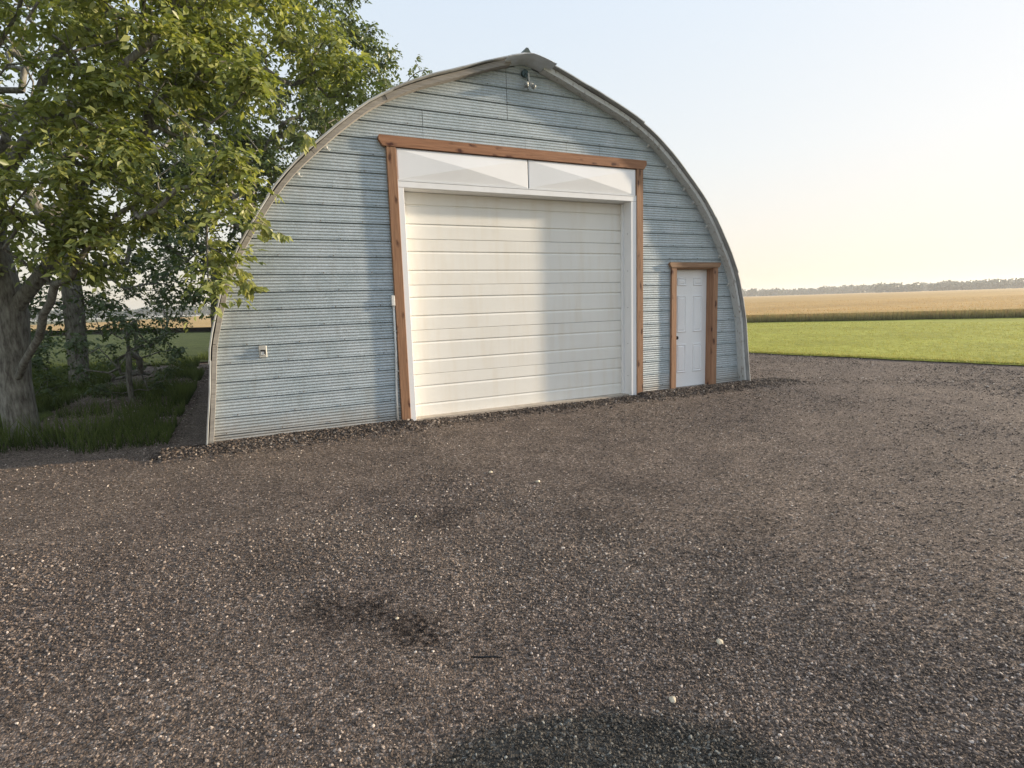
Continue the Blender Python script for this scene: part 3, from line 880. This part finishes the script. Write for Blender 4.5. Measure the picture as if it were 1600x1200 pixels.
# transom: two cross-broken sheets
def transom(x0, x1):
    z0, z1 = 3.297, 3.705; y = -.028
    cx, cz = (x0+x1)/2, (z0+z1)/2
    V = [(x0, y, z0), (x1, y, z0), (x1, y, z1), (x0, y, z1), (cx, y-.045, cz), (x0, 0, z0), (x1, 0, z0), (x1, 0, z1), (x0, 0, z1)]
    e = .012
    V = [(x0, y, z0), (x1, y, z0), (x1, y, z1), (x0, y, z1),
         (x0+e, y-.010, z0+e), (x1-e, y-.010, z0+e), (x1-e, y-.010, z1-e), (x0+e, y-.010, z1-e), (cx, y-.050, cz)]
    V += [(v[0], .0, v[2]) for v in V[:4]]
    F = [(4, 5, 8), (5, 6, 8), (6, 7, 8), (7, 4, 8), (0, 1, 5, 4), (1, 2, 6, 5), (2, 3, 7, 6), (3, 0, 4, 7), (0, 9, 10, 1), (1, 10, 11, 2), (2, 11, 12, 3), (3, 12, 9, 0)]
    m = MB(); m.add(V, F); m.out('transom_panel', M['transom'], hut)
transom(2.112, 4.066); transom(4.080, 6.034)
b = MB(); b.box((2.10, -.018, 3.29), (6.04, -.001, 3.715)); b.out('transom_backing', M['dark'], hut)
# cedar trim
def board(name, x0, x1, z0, z1, y0, y1, m, cut=0, ch=.004):
    b = MB()
    if cut:
        b.prism([(x0+cut, z0), (x1-cut, z0), (x1-.012, z0+(z1-z0)*.42), (x1, z0+(z1-z0)*.60), (x1-.006, z1), (x0+.012, z1), (x0, z1-.02), (x0+.004, z0+(z1-z0)*.5)], y0, y1)
    else: b.box((x0, y0, z0), (x1, y1, z1), ch)
    return b.out(name, m, hut)
board('cedar_trim', 1.975, 2.102, -.02, 3.712, -.058, -.001, M['cedar_z'])
board('cedar_trim', 6.042, 6.170, -.02, 3.712, -.058, -.001, M['cedar_z'])
board('cedar_header', 1.878, 6.235, 3.714, 3.850, -.066, -.001, M['cedar_x'], .055)
# ---- entry door
board('cedar_trim', 6.795, 6.905, -.02, 2.150, -.045, -.001, M['cedar_z'])
board('cedar_trim', 7.742, 7.855, -.02, 2.150, -.045, -.001, M['cedar_z'])
board('cedar_header', 6.745, 7.905, 2.152, 2.238, -.058, -.001, M['brown_x'], .035)
for (x0, x1, z0, z1) in ((6.890, 6.935, -.02, 2.150), (7.745, 7.790, -.02, 2.150), (6.935, 7.745, 2.126, 2.165)):
    b = MB(); b.box((x0, -.001, z0), (x1, .155, z1)); b.out('door_jamb', M['cedar_z'] if x1-x0 < .1 else M['brown_x'], hut)
ed = thing('entry_door', None, None, (7.34, .12, .03)); ed.parent = hut; ed.location = Vector((7.34, .12, .03))-WORLD[hut]
b = MB(); b.box((6.938, .12, .040), (7.743, .162, 2.122), .002); b.out('door_leaf', M['door'], ed)
for (x0, x1) in ((7.052, 7.262), (7.425, 7.632)):
    for (z0, z1) in ((1.842, 1.985), (1.025, 1.672), (.300, .815)):
        m = MB(); y = .1195; a = .006; w = .022; w2 = .042
        def ring(i, yy): return [(x0+i, yy, z0+i), (x1-i, yy, z0+i), (x1-i, yy, z1-i), (x0+i, yy, z1-i)]
        V = ring(0, y)+ring(.010, y-.015)+ring(.016, y-.015)+ring(.028, y-.001)+ring(w2+.008, y-.013)
        F = [(4*r+e, 4*r+(e+1) % 4, 4*r+4+(e+1) % 4, 4*r+4+e) for r in range(4) for e in range(4)]+[(16, 17, 18, 19)]
        m.add(V, F); m.out('door_panel', M['door'], ed)
b = MB(); b.tube([(7.014, .119, .935), (7.014, .100, .935)], .028, 14); b.tube([(7.014, .100, .935), (7.014, .082, .935), (7.014, .072, .935), (7.014, .058, .935), (7.014, .052, .935)], [.012, .014, .032, .030, .012], 14)
b.out('door_knob', M['black'], ed, True)
b = MB(); b.box((6.94, .118, .026), (7.74, .16, .038)); b.out('bottom_seal', M['black'], ed)
b = MB(); b.box((6.90, -.03, -.06), (7.79, .118, .022), .004); b.out('threshold', M['concrete'], hut)

# ---- yard light under the peak
lt = thing('flood_light', 'small twin bulb light fixed to the wall under the roof peak', 'light', (4.09, -.02, 4.70))
b = MB(); b.tube([(4.06, -.008, 4.895), (4.06, -.055, 4.895)], .052, 16); b.out('mount_box', M['bronze'], lt, False)
b = MB(); b.tube([(4.105, -.03, 4.93), (4.108, -.06, 4.87), (4.105, -.07, 4.80), (4.10, -.075, 4.765)], .013, 8); b.out('conduit_arm', M['ply'], lt, True)
b = MB(); b.tube([(4.06, -.045, 4.895), (4.055, -.09, 4.86), (4.06, -.10, 4.80), (4.09, -.085, 4.77)], .009, 8); b.out('cable', M['bronze'], lt, True)
for dx in (-1, 1):
    b = MB(); x = 4.09
    b.tube([(x, -.08, 4.77), (x+dx*.02, -.09, 4.755), (x+dx*.035, -.10, 4.735), (x+dx*.05, -.115, 4.71)], [.014, .02, .024, .026], 12)
    hd = b.out('lamp_socket', M['plate'], lt, True)
    b = MB(); b.tube([(x+dx*.050, -.115, 4.71), (x+dx*.060, -.128, 4.695), (x+dx*.068, -.137, 4.68), (x+dx*.07, -.14, 4.675)], [.026, .036, .032, .012], 12)
    b.out('lamp_bulb', M['bulb'], hd, True)

# ---- outlet on the left of the wall
ol = thing('electrical_outlet', 'grey weatherproof outlet box low on the left part of the wall', 'outlet', (.277, -.02, 1.05))
b = MB(); b.box((.232, -.028, 1.050), (.322, -.006, 1.198), .005); b.out('cover_plate', M['plate'], ol)
b = MB(); b.box((.248, -.052, 1.128), (.306, -.029, 1.146), .004); b.out('hinge', M['black'], ol)
b = MB(); b.box((.296, -.050, 1.088), (.307, -.029, 1.128), .003); b.out('flap_edge', M['black'], ol)
b = MB(); b.box((.252, -.044, 1.078), (.295, -.029, 1.126), .004); b.out('flap', M['ply'], ol)

# ---- white conduit beside the big door
cd = thing('conduit', 'thin white conduit pipe running down beside the left cedar trim', 'pipe', (1.945, -.03, 0))
b = MB(); b.tube([(1.955, -.035, 1.60), (1.950, -.035, 1.0), (1.925, -.035, .45), (1.918, -.035, 0)], .0155, 10); b.out('pipe', M['ply'], cd, True)
b = MB(); b.box((1.926, -.062, 1.640), (1.972, -.012, 1.780), .006); b.out('junction_box', M['ply'], cd)
b = MB(); b.tube([(1.955, -.035, 1.64), (1.955, -.035, 1.59)], .017, 10); b.out('fitting', M['ply'], cd)
for z in (1.3, .75, .25):
    b = MB(); b.box((1.905 if z < .5 else 1.93, -.05, z-.01), (1.95 if z < .5 else 1.975, -.008, z+.01), .003); b.out('strap', M['plate'], cd)

# ---- bits lying on the gravel
def rock(loc, s, label, m=M['pale'], seed=0):
    r = random.Random(seed); import bmesh; s *= .74
    bm = bmesh.new(); bmesh.ops.create_icosphere(bm, subdivisions=2, radius=s)
    k = [Vector((r.uniform(-1, 1), r.uniform(-1, 1), r.uniform(-1, 1))).normalized() for _ in range(7)]
    for v in bm.verts:
        f = min(1.0, min((.72/max(.01, v.co.normalized().dot(q)) for q in k if v.co.normalized().dot(q) > .3), default=1))
        v.co *= f; v.co.z *= .6; v.co.x *= 1.25
    me = bpy.data.meshes.new('stone'); bm.to_mesh(me); bm.free(); me.materials.append(m)
    z = float(yard_h(loc[0], loc[1]))
    o = link('stone', me, (loc[0], loc[1], z+s*.3)); o.rotation_euler.z = r.uniform(0, 6)
    tag(o, label, 'stone', 'pale stones lying on the gravel')
rock((2.36, -3.32), .030, 'cream stone lying alone in the middle of the gravel yard', seed=1)
rock((2.11, -2.81), .026, 'small white stone lying nearest the big garage door', seed=2)
rock((.62, -5.00), .014, 'little cream stone on the edge of the dark oily gravel patch', seed=3)
rock((1.93, -5.92), .024, 'round tan stone at the lower right of the gravel yard', seed=4)
rock((1.46, -6.13), .022, 'chalky stone just beside the dark grey patch', seed=5)
rock((1.12, -3.62), .018, 'yellowish pebble by the dark scuffed spot left of centre', seed=6)
b = MB(); b.tube([(.835, -5.50, .016), (.875, -5.53, .02), (.93, -5.548, .016), (.965, -5.57, .014)], [.004, .005, .004, .002], 6)
tag(b.out('twig', M['black'], None, True), 'short dark twig lying on the near gravel', 'twig')

# ================================================================== TREES
def in_hut(p, pad=.12):
    if p[1] < -.25-pad*.3 or p[1] > DEPTH+.2 or p[2] > 5.3+pad: return False
    return abs(p[0]-CX) < float(half(max(0, min(p[2]-pad, 5.03))))+.13+pad
def inside_any(P, pad=.10):
    hw = half(np.clip(P[:, 2]-pad, 0, 4.98))+.13+pad
    return (P[:, 1] > -.24) & (P[:, 1] < DEPTH+.2) & (P[:, 2] < 5.25+pad) & (np.abs(P[:, 0]-CX) < hw)
def leaf_mesh(P, D, Nn, L, tint, wide=.30):
    """P bases, D directions, Nn face normals, L lengths -> folded five-vertex leaves"""
    n = len(P); s = np.cross(D, Nn); s /= np.linalg.norm(s, axis=1)[:, None]+1e-9
    Nn = np.cross(s, D)
    L = L[:, None]
    mid = P+D*L*.42; w = s*L*wide
    V = np.stack([P, mid+w+Nn*L*.06, mid-Nn*L*.03, mid-w+Nn*L*.06, P+D*L-Nn*L*.10], 1).reshape(-1, 3)
    b = np.arange(n)[:, None]*5
    F = np.concatenate([b+np.array([0, 1, 2]), b+np.array([1, 4, 2]), b+np.array([0, 2, 3]), b+np.array([2, 4, 3])])
    return V, F, np.repeat(tint, 5)
def unit(v): return v/(np.linalg.norm(v, axis=-1, keepdims=True)+1e-9)
def skeleton(root, trunk, targets, limbs=()):
    """nodes grown from the trunk to every target; returns node arrays"""
    pos = []; par = []
    prev = -1
    for p in trunk:
        pos.append(np.array(p, float)); par.append(prev); prev = len(pos)-1
    ntr = len(pos)
    for a, path in limbs:
        prev = a
        for p in path:
            q0 = pos[prev]; p = np.array(p, float); k = max(1, int(np.linalg.norm(p-q0)/.22)); Lk = np.linalg.norm(p-q0); bow = rng.normal(0, .09, 3)*Lk; ph = rng.random()*6
            for j in range(1, k+1):
                f_ = j/k; q = q0+(p-q0)*f_+bow*math.sin(PI*f_)+np.array([math.sin(7*f_*Lk+ph), math.cos(6*f_*Lk+ph), math.sin(5*f_*Lk+2*ph)])*.022*(f_ < 1)+rng.normal(0, .010, 3); pos.append(q); par.append(prev); prev = len(pos)-1
    T = sorted(targets, key=lambda t: np.linalg.norm(t-pos[ntr//2]))
    tips = []
    for t in T:
        A = np.array(pos); d = np.linalg.norm(A-t, axis=1)+np.where(A[:, 2] > t[2], 1.2*(A[:, 2]-t[2]), 0)*.6
        d[:min(ntr, 2)] += 5
        a = int(np.argmin(d)); q0 = pos[a]; L = np.linalg.norm(t-q0); k = max(1, int(L/.24)); prev = a; bow = rng.normal(0, .10, 3)*L
        for j in range(1, k+1):
            f = j/k; q = q0+(t-q0)*f+(np.array([0, 0, .12*L])+bow)*math.sin(PI*f)+rng.normal(0, .014, 3)*(f < 1)
            if in_hut(q, .0): q = q+np.array([-.15, 0, .12])
            pos.append(q); par.append(prev); prev = len(pos)-1
        tips.append(prev)
    n = len(pos); w = np.zeros(n)
    for i in tips: w[i] += 1
    for i in range(n-1, 0, -1):
        if par[i] >= 0: w[par[i]] += w[i]
    return np.array(pos), np.array(par), np.maximum(w, 1), tips, ntr
def tree(name, label, cat, base, trunk, targets, mleaf, leaf=.08, per=60, twig=.34, r0=.16, limbs=(), group=None, wide=.30, droop=.5, tint=(.1, .9), bare=0.0, hang=None):
    t = thing(name, label, cat, base, group)
    targets = [x for x in targets if not in_hut(x, .15)]
    pos, par, w, tips, ntr = skeleton(base, trunk, targets, limbs)
    rad = r0*(w/w[0])**.62; rad = np.clip(rad, .0045, None)
    def frusta(sel, nm, sides):
        V = []; F = []
        for i in sel:
            p = pos[par[i]]; q = pos[i]; d = q-p; L = np.linalg.norm(d)
            if L < 1e-4: continue
            d = d/L; a = np.cross(d, [0.3, .9, .2]); a /= np.linalg.norm(a)+1e-9; c = np.cross(d, a)
            r1 = rad[par[i]] if rad[par[i]] < rad[i]*1.6 else rad[i]*1.25; r2 = rad[i]; k = len(V)
            for pp, rr in ((p-d*r1*.3, r1), (q+d*r2*.2, r2)):
                for e in range(sides):
                    th = 2*PI*e/sides; V.append(pp+(a*math.cos(th)+c*math.sin(th))*rr)
            for e in range(sides):
                f = (e+1) % sides; F.append((k+e, k+f, k+sides+f, k+sides+e))
        if V: return build(nm, np.array(V), np.array(F), M['bark'], t, smooth=True)
    main = [i for i in range(1, len(pos)) if i < ntr]
    frusta([i for i in range(1, len(pos)) if i < ntr or rad[i] > .02], 'trunk', 10)
    fine = frusta([i for i in range(ntr, len(pos)) if rad[i] <= .02], 'twigs', 4)
    if fine: fine['kind'] = 'stuff'
    # leafy shoots at the tips and along the outer twigs: nine leaves to a shoot, set alternately
    src = np.array([i for i in range(ntr, len(pos)) if w[i] <= 3 and (w[i] == 1 or i % 2)])
    A = pos[src]; Bp = pos[par[src]]
    NL = 9; k = max(1, int(round(per/NL)))
    reps = np.repeat(np.arange(len(src)), k)
    f = rng.random(len(reps))[:, None]
    c0 = A[reps]*f+Bp[reps]*(1-f)
    sdir = unit(rng.normal(0, 1, (len(reps), 3))*np.array([1, 1, .6])+np.array([0, 0, .10]))
    slen = twig*rng.uniform(.45, 1.35, len(reps))
    q = np.tile(np.arange(1, NL+1)/NL, len(reps))[:, None]
    R9 = np.repeat(np.arange(len(reps)), NL)
    sdd = sdir[R9]; L9 = slen[R9][:, None]
    out = c0[R9]+sdd*L9*q+np.array([0, 0, -1.0])*(q**2)*L9*droop*.55
    side_v = unit(np.cross(sdd, np.array([0.05, 0.1, 1.0])))*np.where(np.tile(np.arange(NL) % 2, len(reps)) == 0, 1, -1)[:, None]
    D = unit(sdd*.55+side_v*.75+np.array([0, 0, -droop*.9])+rng.normal(0, .30, out.shape))
    Nn = unit(rng.normal(0, .40, out.shape)+np.array([0, 0, .75])+sdd*.2)
    out = out+rng.normal(0, .012, out.shape)
    shoot_t = rng.random(len(reps))[R9]
    ok = ~inside_any(out, .07)
    cl = fbm(out[:, 0]*1.6+out[:, 1], out[:, 2]*1.6, 2)
    ok &= rng.random(len(out)) > bare
    ok &= (cl > .24)
    P, D, Nn = out[ok], D[ok], Nn[ok]
    L = leaf*rng.uniform(.6, 1.25, len(P))
    tn = np.clip(tint[0]+(tint[1]-tint[0])*(.50*rng.random(len(P))+.25*cl[ok]*1.2+.25*shoot_t[ok]), 0, 1)
    V, F, T = leaf_mesh(P, D, Nn, L, tn, wide)
    o = build('crown', V, F, mleaf, t, tint=T); o['kind'] = 'stuff'
    return t, pos, par, tips
def ell(n, c, r, shell=.35):
    u = unit(rng.normal(0, 1, (n, 3))); q = (shell+(1-shell)*rng.random(n)[:, None])**.6
    return [p for p in np.array(c)+u*q*np.array(r)]

# -- the near poplar, left of the gable, reaching over the roof edge
base = (-2.7, 1.9, 0)
trunkA = [(-2.7, 1.9, -.1), (-2.72, 1.88, .8), (-2.62, 1.85, 1.7), (-2.68, 1.8, 2.6), (-2.6, 1.8, 3.5), (-2.5, 1.75, 4.6), (-2.55, 1.8, 5.8), (-2.45, 1.7, 7.0)]
limbsA = [(2, [(-1.6, 1.2, 3.3), (-.7, .6, 4.1), (.1, .3, 4.6)]), (3, [(-1.5, .6, 4.0), (-.4, .1, 4.9), (.7, .1, 5.4)]), (4, [(-1.2, 1.0, 5.2), (.2, .8, 5.9)]),
          (5, [(-1.4, .8, 6.0), (-.3, .4, 6.9)]), (2, [(-3.6, .9, 3.0), (-4.6, .4, 4.0)]), (3, [(-3.8, 2.6, 4.6)]),
          (1, [(-1.9, .8, 2.0), (-1.15, .0, 2.6), (-.75, -.45, 2.9)]), (4, [(-3.2, .4, 5.2), (-3.6, -.4, 6.2)])]
tg = ell(14, (-.02, -.62, 2.95), (.30, .20, .55))+ell(7, (-.12, -.62, 2.05), (.18, .18, .30))+ell(8, (.35, -.6, 4.1), (.3, .2, .25))+ell(150, (-1.6, 1.0, 5.7), (2.6, 1.9, 2.3))+ell(110, (-2.9, 1.2, 4.2), (2.2, 1.8, 2.3))+ell(60, (-1.5, .4, 3.3), (1.15, 1.0, 1.3))+ell(60, (-.2, .5, 5.2), (1.5, .8, .9))+ell(60, (-.6, .2, 4.5), (1.1, .8, 1.2))+ell(45, (-1.05, -.1, 3.3), (.6, .5, 1.1))+ell(24, (.2, .5, 6.0), (1.1, .9, 1.0))+ell(22, (1.0, .6, 5.2), (.7, .6, .6))+ell(16, (1.5, .5, 4.75), (.45, .45, .45))+ell(40, (-.2, .2, 4.7), (.9, .6, .7))
poplar, posA, parA, tipsA = tree('poplar_tree', 'large yellow green leafy tree leaning over the left edge of the arched roof', 'tree', base, trunkA, tg, M['leaf'],
                          leaf=.105, per=100, twig=.38, r0=.19, limbs=limbsA, tint=(.05, 1.0), wide=.25)
# sprays hanging in front of the gable edge: twig + single leaves as parts
leafms = []
for s in range(4):
    r_ = np.random.default_rng(s)
    V, F, T = leaf_mesh(np.zeros((1, 3)), np.array([[0, 1., 0]]), np.array([[0, 0, 1.]]), np.array([1.0]), np.array([.45+.17*s]), .27+.03*(s % 3))
    me = bpy.data.meshes.new('leaf'); me.from_pydata([tuple(v) for v in V], [], [tuple(int(i) for i in f) for f in F]); me.update()
    a = me.attributes.new('tint', 'FLOAT', 'POINT'); a.data.foreach_set('value', T.astype(np.float32)); me.materials.append(M['leaf'])
    leafms.append(me)
def spray(path, side_n, spread, size, nleaf):
    b = MB(); P = [np.array(p, float) for p in path]
    b.tube(path, [.008-.006*i/(len(path)-1) for i in range(len(path))], 5)
    tips = []
    for k in range(side_n):
        f = .35+.65*k/side_n; i = min(int(f*(len(P)-1)), len(P)-2); g_ = f*(len(P)-1)-i
        p = P[i]*(1-g_)+P[i+1]*g_
        e = p+np.array([random.uniform(-1, 1)*spread, random.uniform(-.5, .4)*spread, random.uniform(-.9, .35)*spread])
        if e[1] > -.30: e[1] = -.30-random.random()*.05
        b.tube([tuple(p), tuple((p+e)/2+np.array([0, 0, .02])), tuple(e)], [.004, .003, .0015], 4); tips.append((p, e))
    tips.append((P[-2], P[-1]))
    b.out('hanging_twig', M['bark'], poplar, True)
    for k in range(nleaf):
        p, e = tips[k % len(tips)]; f = random.uniform(.25, 1.08); q = p+(e-p)*f
        d = unit((e-p)/(np.linalg.norm(e-p)+1e-6)*.5+np.array([random.uniform(-.8, .8), random.uniform(-.7, .5), -.75+random.uniform(-.4, .6)]))
        me = leafms[random.randrange(4)]
        o = bpy.data.objects.new('leaf', me); C.objects.link(o); o.parent = poplar
        o.location = Vector(q)-WORLD[poplar]
        yv = Vector(d); nrm = Vector((random.uniform(-.6, .6), -1.0+random.uniform(-.6, .3), random.uniform(0, 1.2))).normalized()
        xv = yv.cross(nrm).normalized(); zv = xv.cross(yv)
        o.rotation_mode = 'QUATERNION'; o.rotation_quaternion = Matrix((xv, yv, zv)).transposed().to_quaternion()
        s = size*random.uniform(.8, 1.3); o.scale = (s, s, s)
SPRAYS = [
    ([(-.35, -.05, 4.55), (.1, -.32, 4.45), (.65, -.42, 4.05), (.88, -.46, 3.72), (1.00, -.5, 3.55)], 6, .17, .098, 44),
    ([(-1.0, .0, 3.7), (-.55, -.30, 3.45), (-.10, -.42, 3.05), (.22, -.46, 2.80), (.40, -.48, 2.62), (.50, -.48, 2.50)], 12, .19, .098, 92),
    ([(-1.1, -.1, 3.1), (-.70, -.36, 2.85), (-.30, -.42, 2.50), (-.05, -.45, 2.20), (.14, -.46, 1.98), (.22, -.46, 1.86)], 12, .18, .098, 96),
    ([(-.9, -.2, 4.2), (-.55, -.38, 3.95), (-.25, -.42, 3.60), (-.12, -.44, 3.35)], 9, .17, .098, 64),
]
for a in SPRAYS: spray(*a)

# -- trees behind
tree('broadleaf_tree', 'tall dark blue green tree rising behind the left slope of the roof', 'tree', (.5, 15.5, 0),
     [(.5, 15.5, -.1), (.55, 15.4, 2.5), (.7, 15.4, 4.5), (1.0, 15.3, 6.5), (1.4, 15.2, 8.5), (1.8, 15.2, 11.5)],
     ell(230, (2.3, 15, 10.3), (4.0, 2.4, 4.3))+ell(110, (-.6, 15, 7.5), (3.2, 2.4, 3))+ell(110, (.2, 14.6, 5.2), (2.4, 1.4, 2.8)), M['leafd'], leaf=.17, per=90, twig=.62, r0=.24, tint=(.1, .95))
tree('broadleaf_tree', 'thin topped tree with bare twigs just over the upper left roof', 'tree', (5.3, 16.5, 0),
     [(5.3, 16.5, -.1), (5.2, 16.5, 3), (5.2, 16.4, 5.5), (5.3, 16.4, 7.5), (5.5, 16.4, 9.3)],
     ell(110, (4.9, 16.3, 9.5), (2.6, 1.6, 2.3))+[np.array(p) for p in ((6.3, 16, 11.6), (6.8, 16, 11.9), (7.5, 16, 11.5), (8.1, 16, 11.2), (8.5, 16, 11.0))], M['leafd'], leaf=.15, per=63, twig=.50, r0=.17, tint=(.3, 1.0), bare=.25)
tree('broadleaf_tree', 'dense low dark tree at the rear left corner of the building', 'tree', (-.6, 14.2, 0),
     [(-.6, 14.2, -.1), (-.55, 14.2, 1.5), (-.4, 14.2, 3.2), (-.2, 14.1, 5.2)],
     ell(260, (-.1, 14.0, 4.9), (2.7, 1.3, 3.7)), M['leafd'], leaf=.15, per=90, twig=.55, r0=.2, tint=(.0, .7))
tree('broadleaf_tree', 'dark shadowy tree standing close behind the near leafy tree', 'tree', (-3.4, 8.5, 0),
     [(-3.4, 8.5, -.1), (-3.3, 8.5, 2), (-3.3, 8.4, 4), (-3.1, 8.4, 6), (-3.0, 8.4, 8)],
     ell(220, (-2.6, 8.6, 5.6), (2.8, 2.2, 4.4))+ell(60, (-4.6, 8.6, 5), (2.5, 2, 3.5)), M['leafd'], leaf=.12, per=70, twig=.48, r0=.2, tint=(.0, .8))
tree('broadleaf_tree', 'leafy tree farthest to the left beside the yard', 'tree', (-7.2, 5.5, 0),
     [(-7.2, 5.5, -.1), (-7.1, 5.4, 2), (-7.2, 5.4, 4), (-7.0, 5.4, 6.5)],
     ell(230, (-6.6, 5.0, 5.4), (3.2, 2.4, 4.2)), M['leaf'], leaf=.11, per=60, twig=.46, r0=.2, tint=(.0, .8))
for (x, y, h_, r_, lb, sd_) in ((-1.9, 5.0, 1.9, 1.0, 'rounded dark bush tucked beside the left wall of the arched building', 0), (-3.9, 5.2, 1.7, 1.2, 'low dark bush in the rough grass at the far left', 1),
                         (-2.6, 11.5, 3.0, 1.5, 'taller dark bush filling the gap behind the other bushes', 2), (-5.8, 9.5, 2.6, 1.8, 'wide dark bush under the trees at the left', 3)):
    tree('bush', lb, 'bush', (x, y, 0), [(x, y, -.1), (x, y, h_*.25), (x+.05, y, h_*.5)], ell(70, (x, y, h_*.5), (r_, r_*.8, h_*.5)), M['leafd'], leaf=.075, per=90, twig=.30, r0=.05,
         group='bushes under the left trees', tint=(.0, .75))

# -- far woods
def far_wood(name, r0, r1, n, hmin, hmax, a0, a1, seed):
    rg = np.random.default_rng(seed)
    az_ = np.sort(rg.uniform(R(a0), R(a1), n)); rr = rg.uniform(r0, r1, n)
    hh = hmin+(hmax-hmin)*(.55*vnoise(az_*60, seed)+.45*rg.random(n)); wd = hh*rg.uniform(.25, .5, n)
    K = 110
    u = unit(rg.normal(0, 1, (n, K, 3))); rad = rg.random((n, K, 1))**.33
    ctr = np.stack([rr*np.sin(az_), rr*np.cos(az_)-7.8, 2.4+hh*.5], 1)[:, None, :]
    sc = np.stack([wd, wd, hh*.5], 1)[:, None, :]
    P = (ctr+u*rad*sc).reshape(-1, 3)
    D = unit(rg.normal(0, 1, P.shape)); Nn = unit(rg.normal(0, 1, P.shape))
    L = rg.uniform(1.6, 3.2, len(P))*(hh.mean()/10)
    V, F, T = leaf_mesh(P, D, Nn, L, np.clip(rg.random(len(P))*.6+np.repeat(rg.random(n), K)*.4, 0, 1), .4)
    tag(build(name, V, F, M['wood'], tint=T), kind='stuff')
far_wood('far_woods', 780, 860, 1300, 6.5, 11, -25, 84, 1)
far_wood('far_woods', 640, 690, 260, 4.5, 9.5, 58, 84, 2)

# ================================================================== HAZE
hm = bpy.data.materials.new('haze'); hm.use_nodes = True
hn = hm.node_tree; hn.nodes.remove(hn.nodes['Principled BSDF'])
pv = hn.nodes.new('ShaderNodeVolumePrincipled')
pv.inputs['Color'].default_value = (.86, .90, .96, 1)
pv.inputs['Density'].default_value = .00045
pv.inputs['Anisotropy'].default_value = .3
hn.links.new(pv.outputs[0], hn.nodes['Material Output'].inputs['Volume'])
b = MB(); b.box((-2600, -2600, -1.4), (2600, 2600, 24))
hz = b.out('haze', hm); tag(hz, kind='stuff')
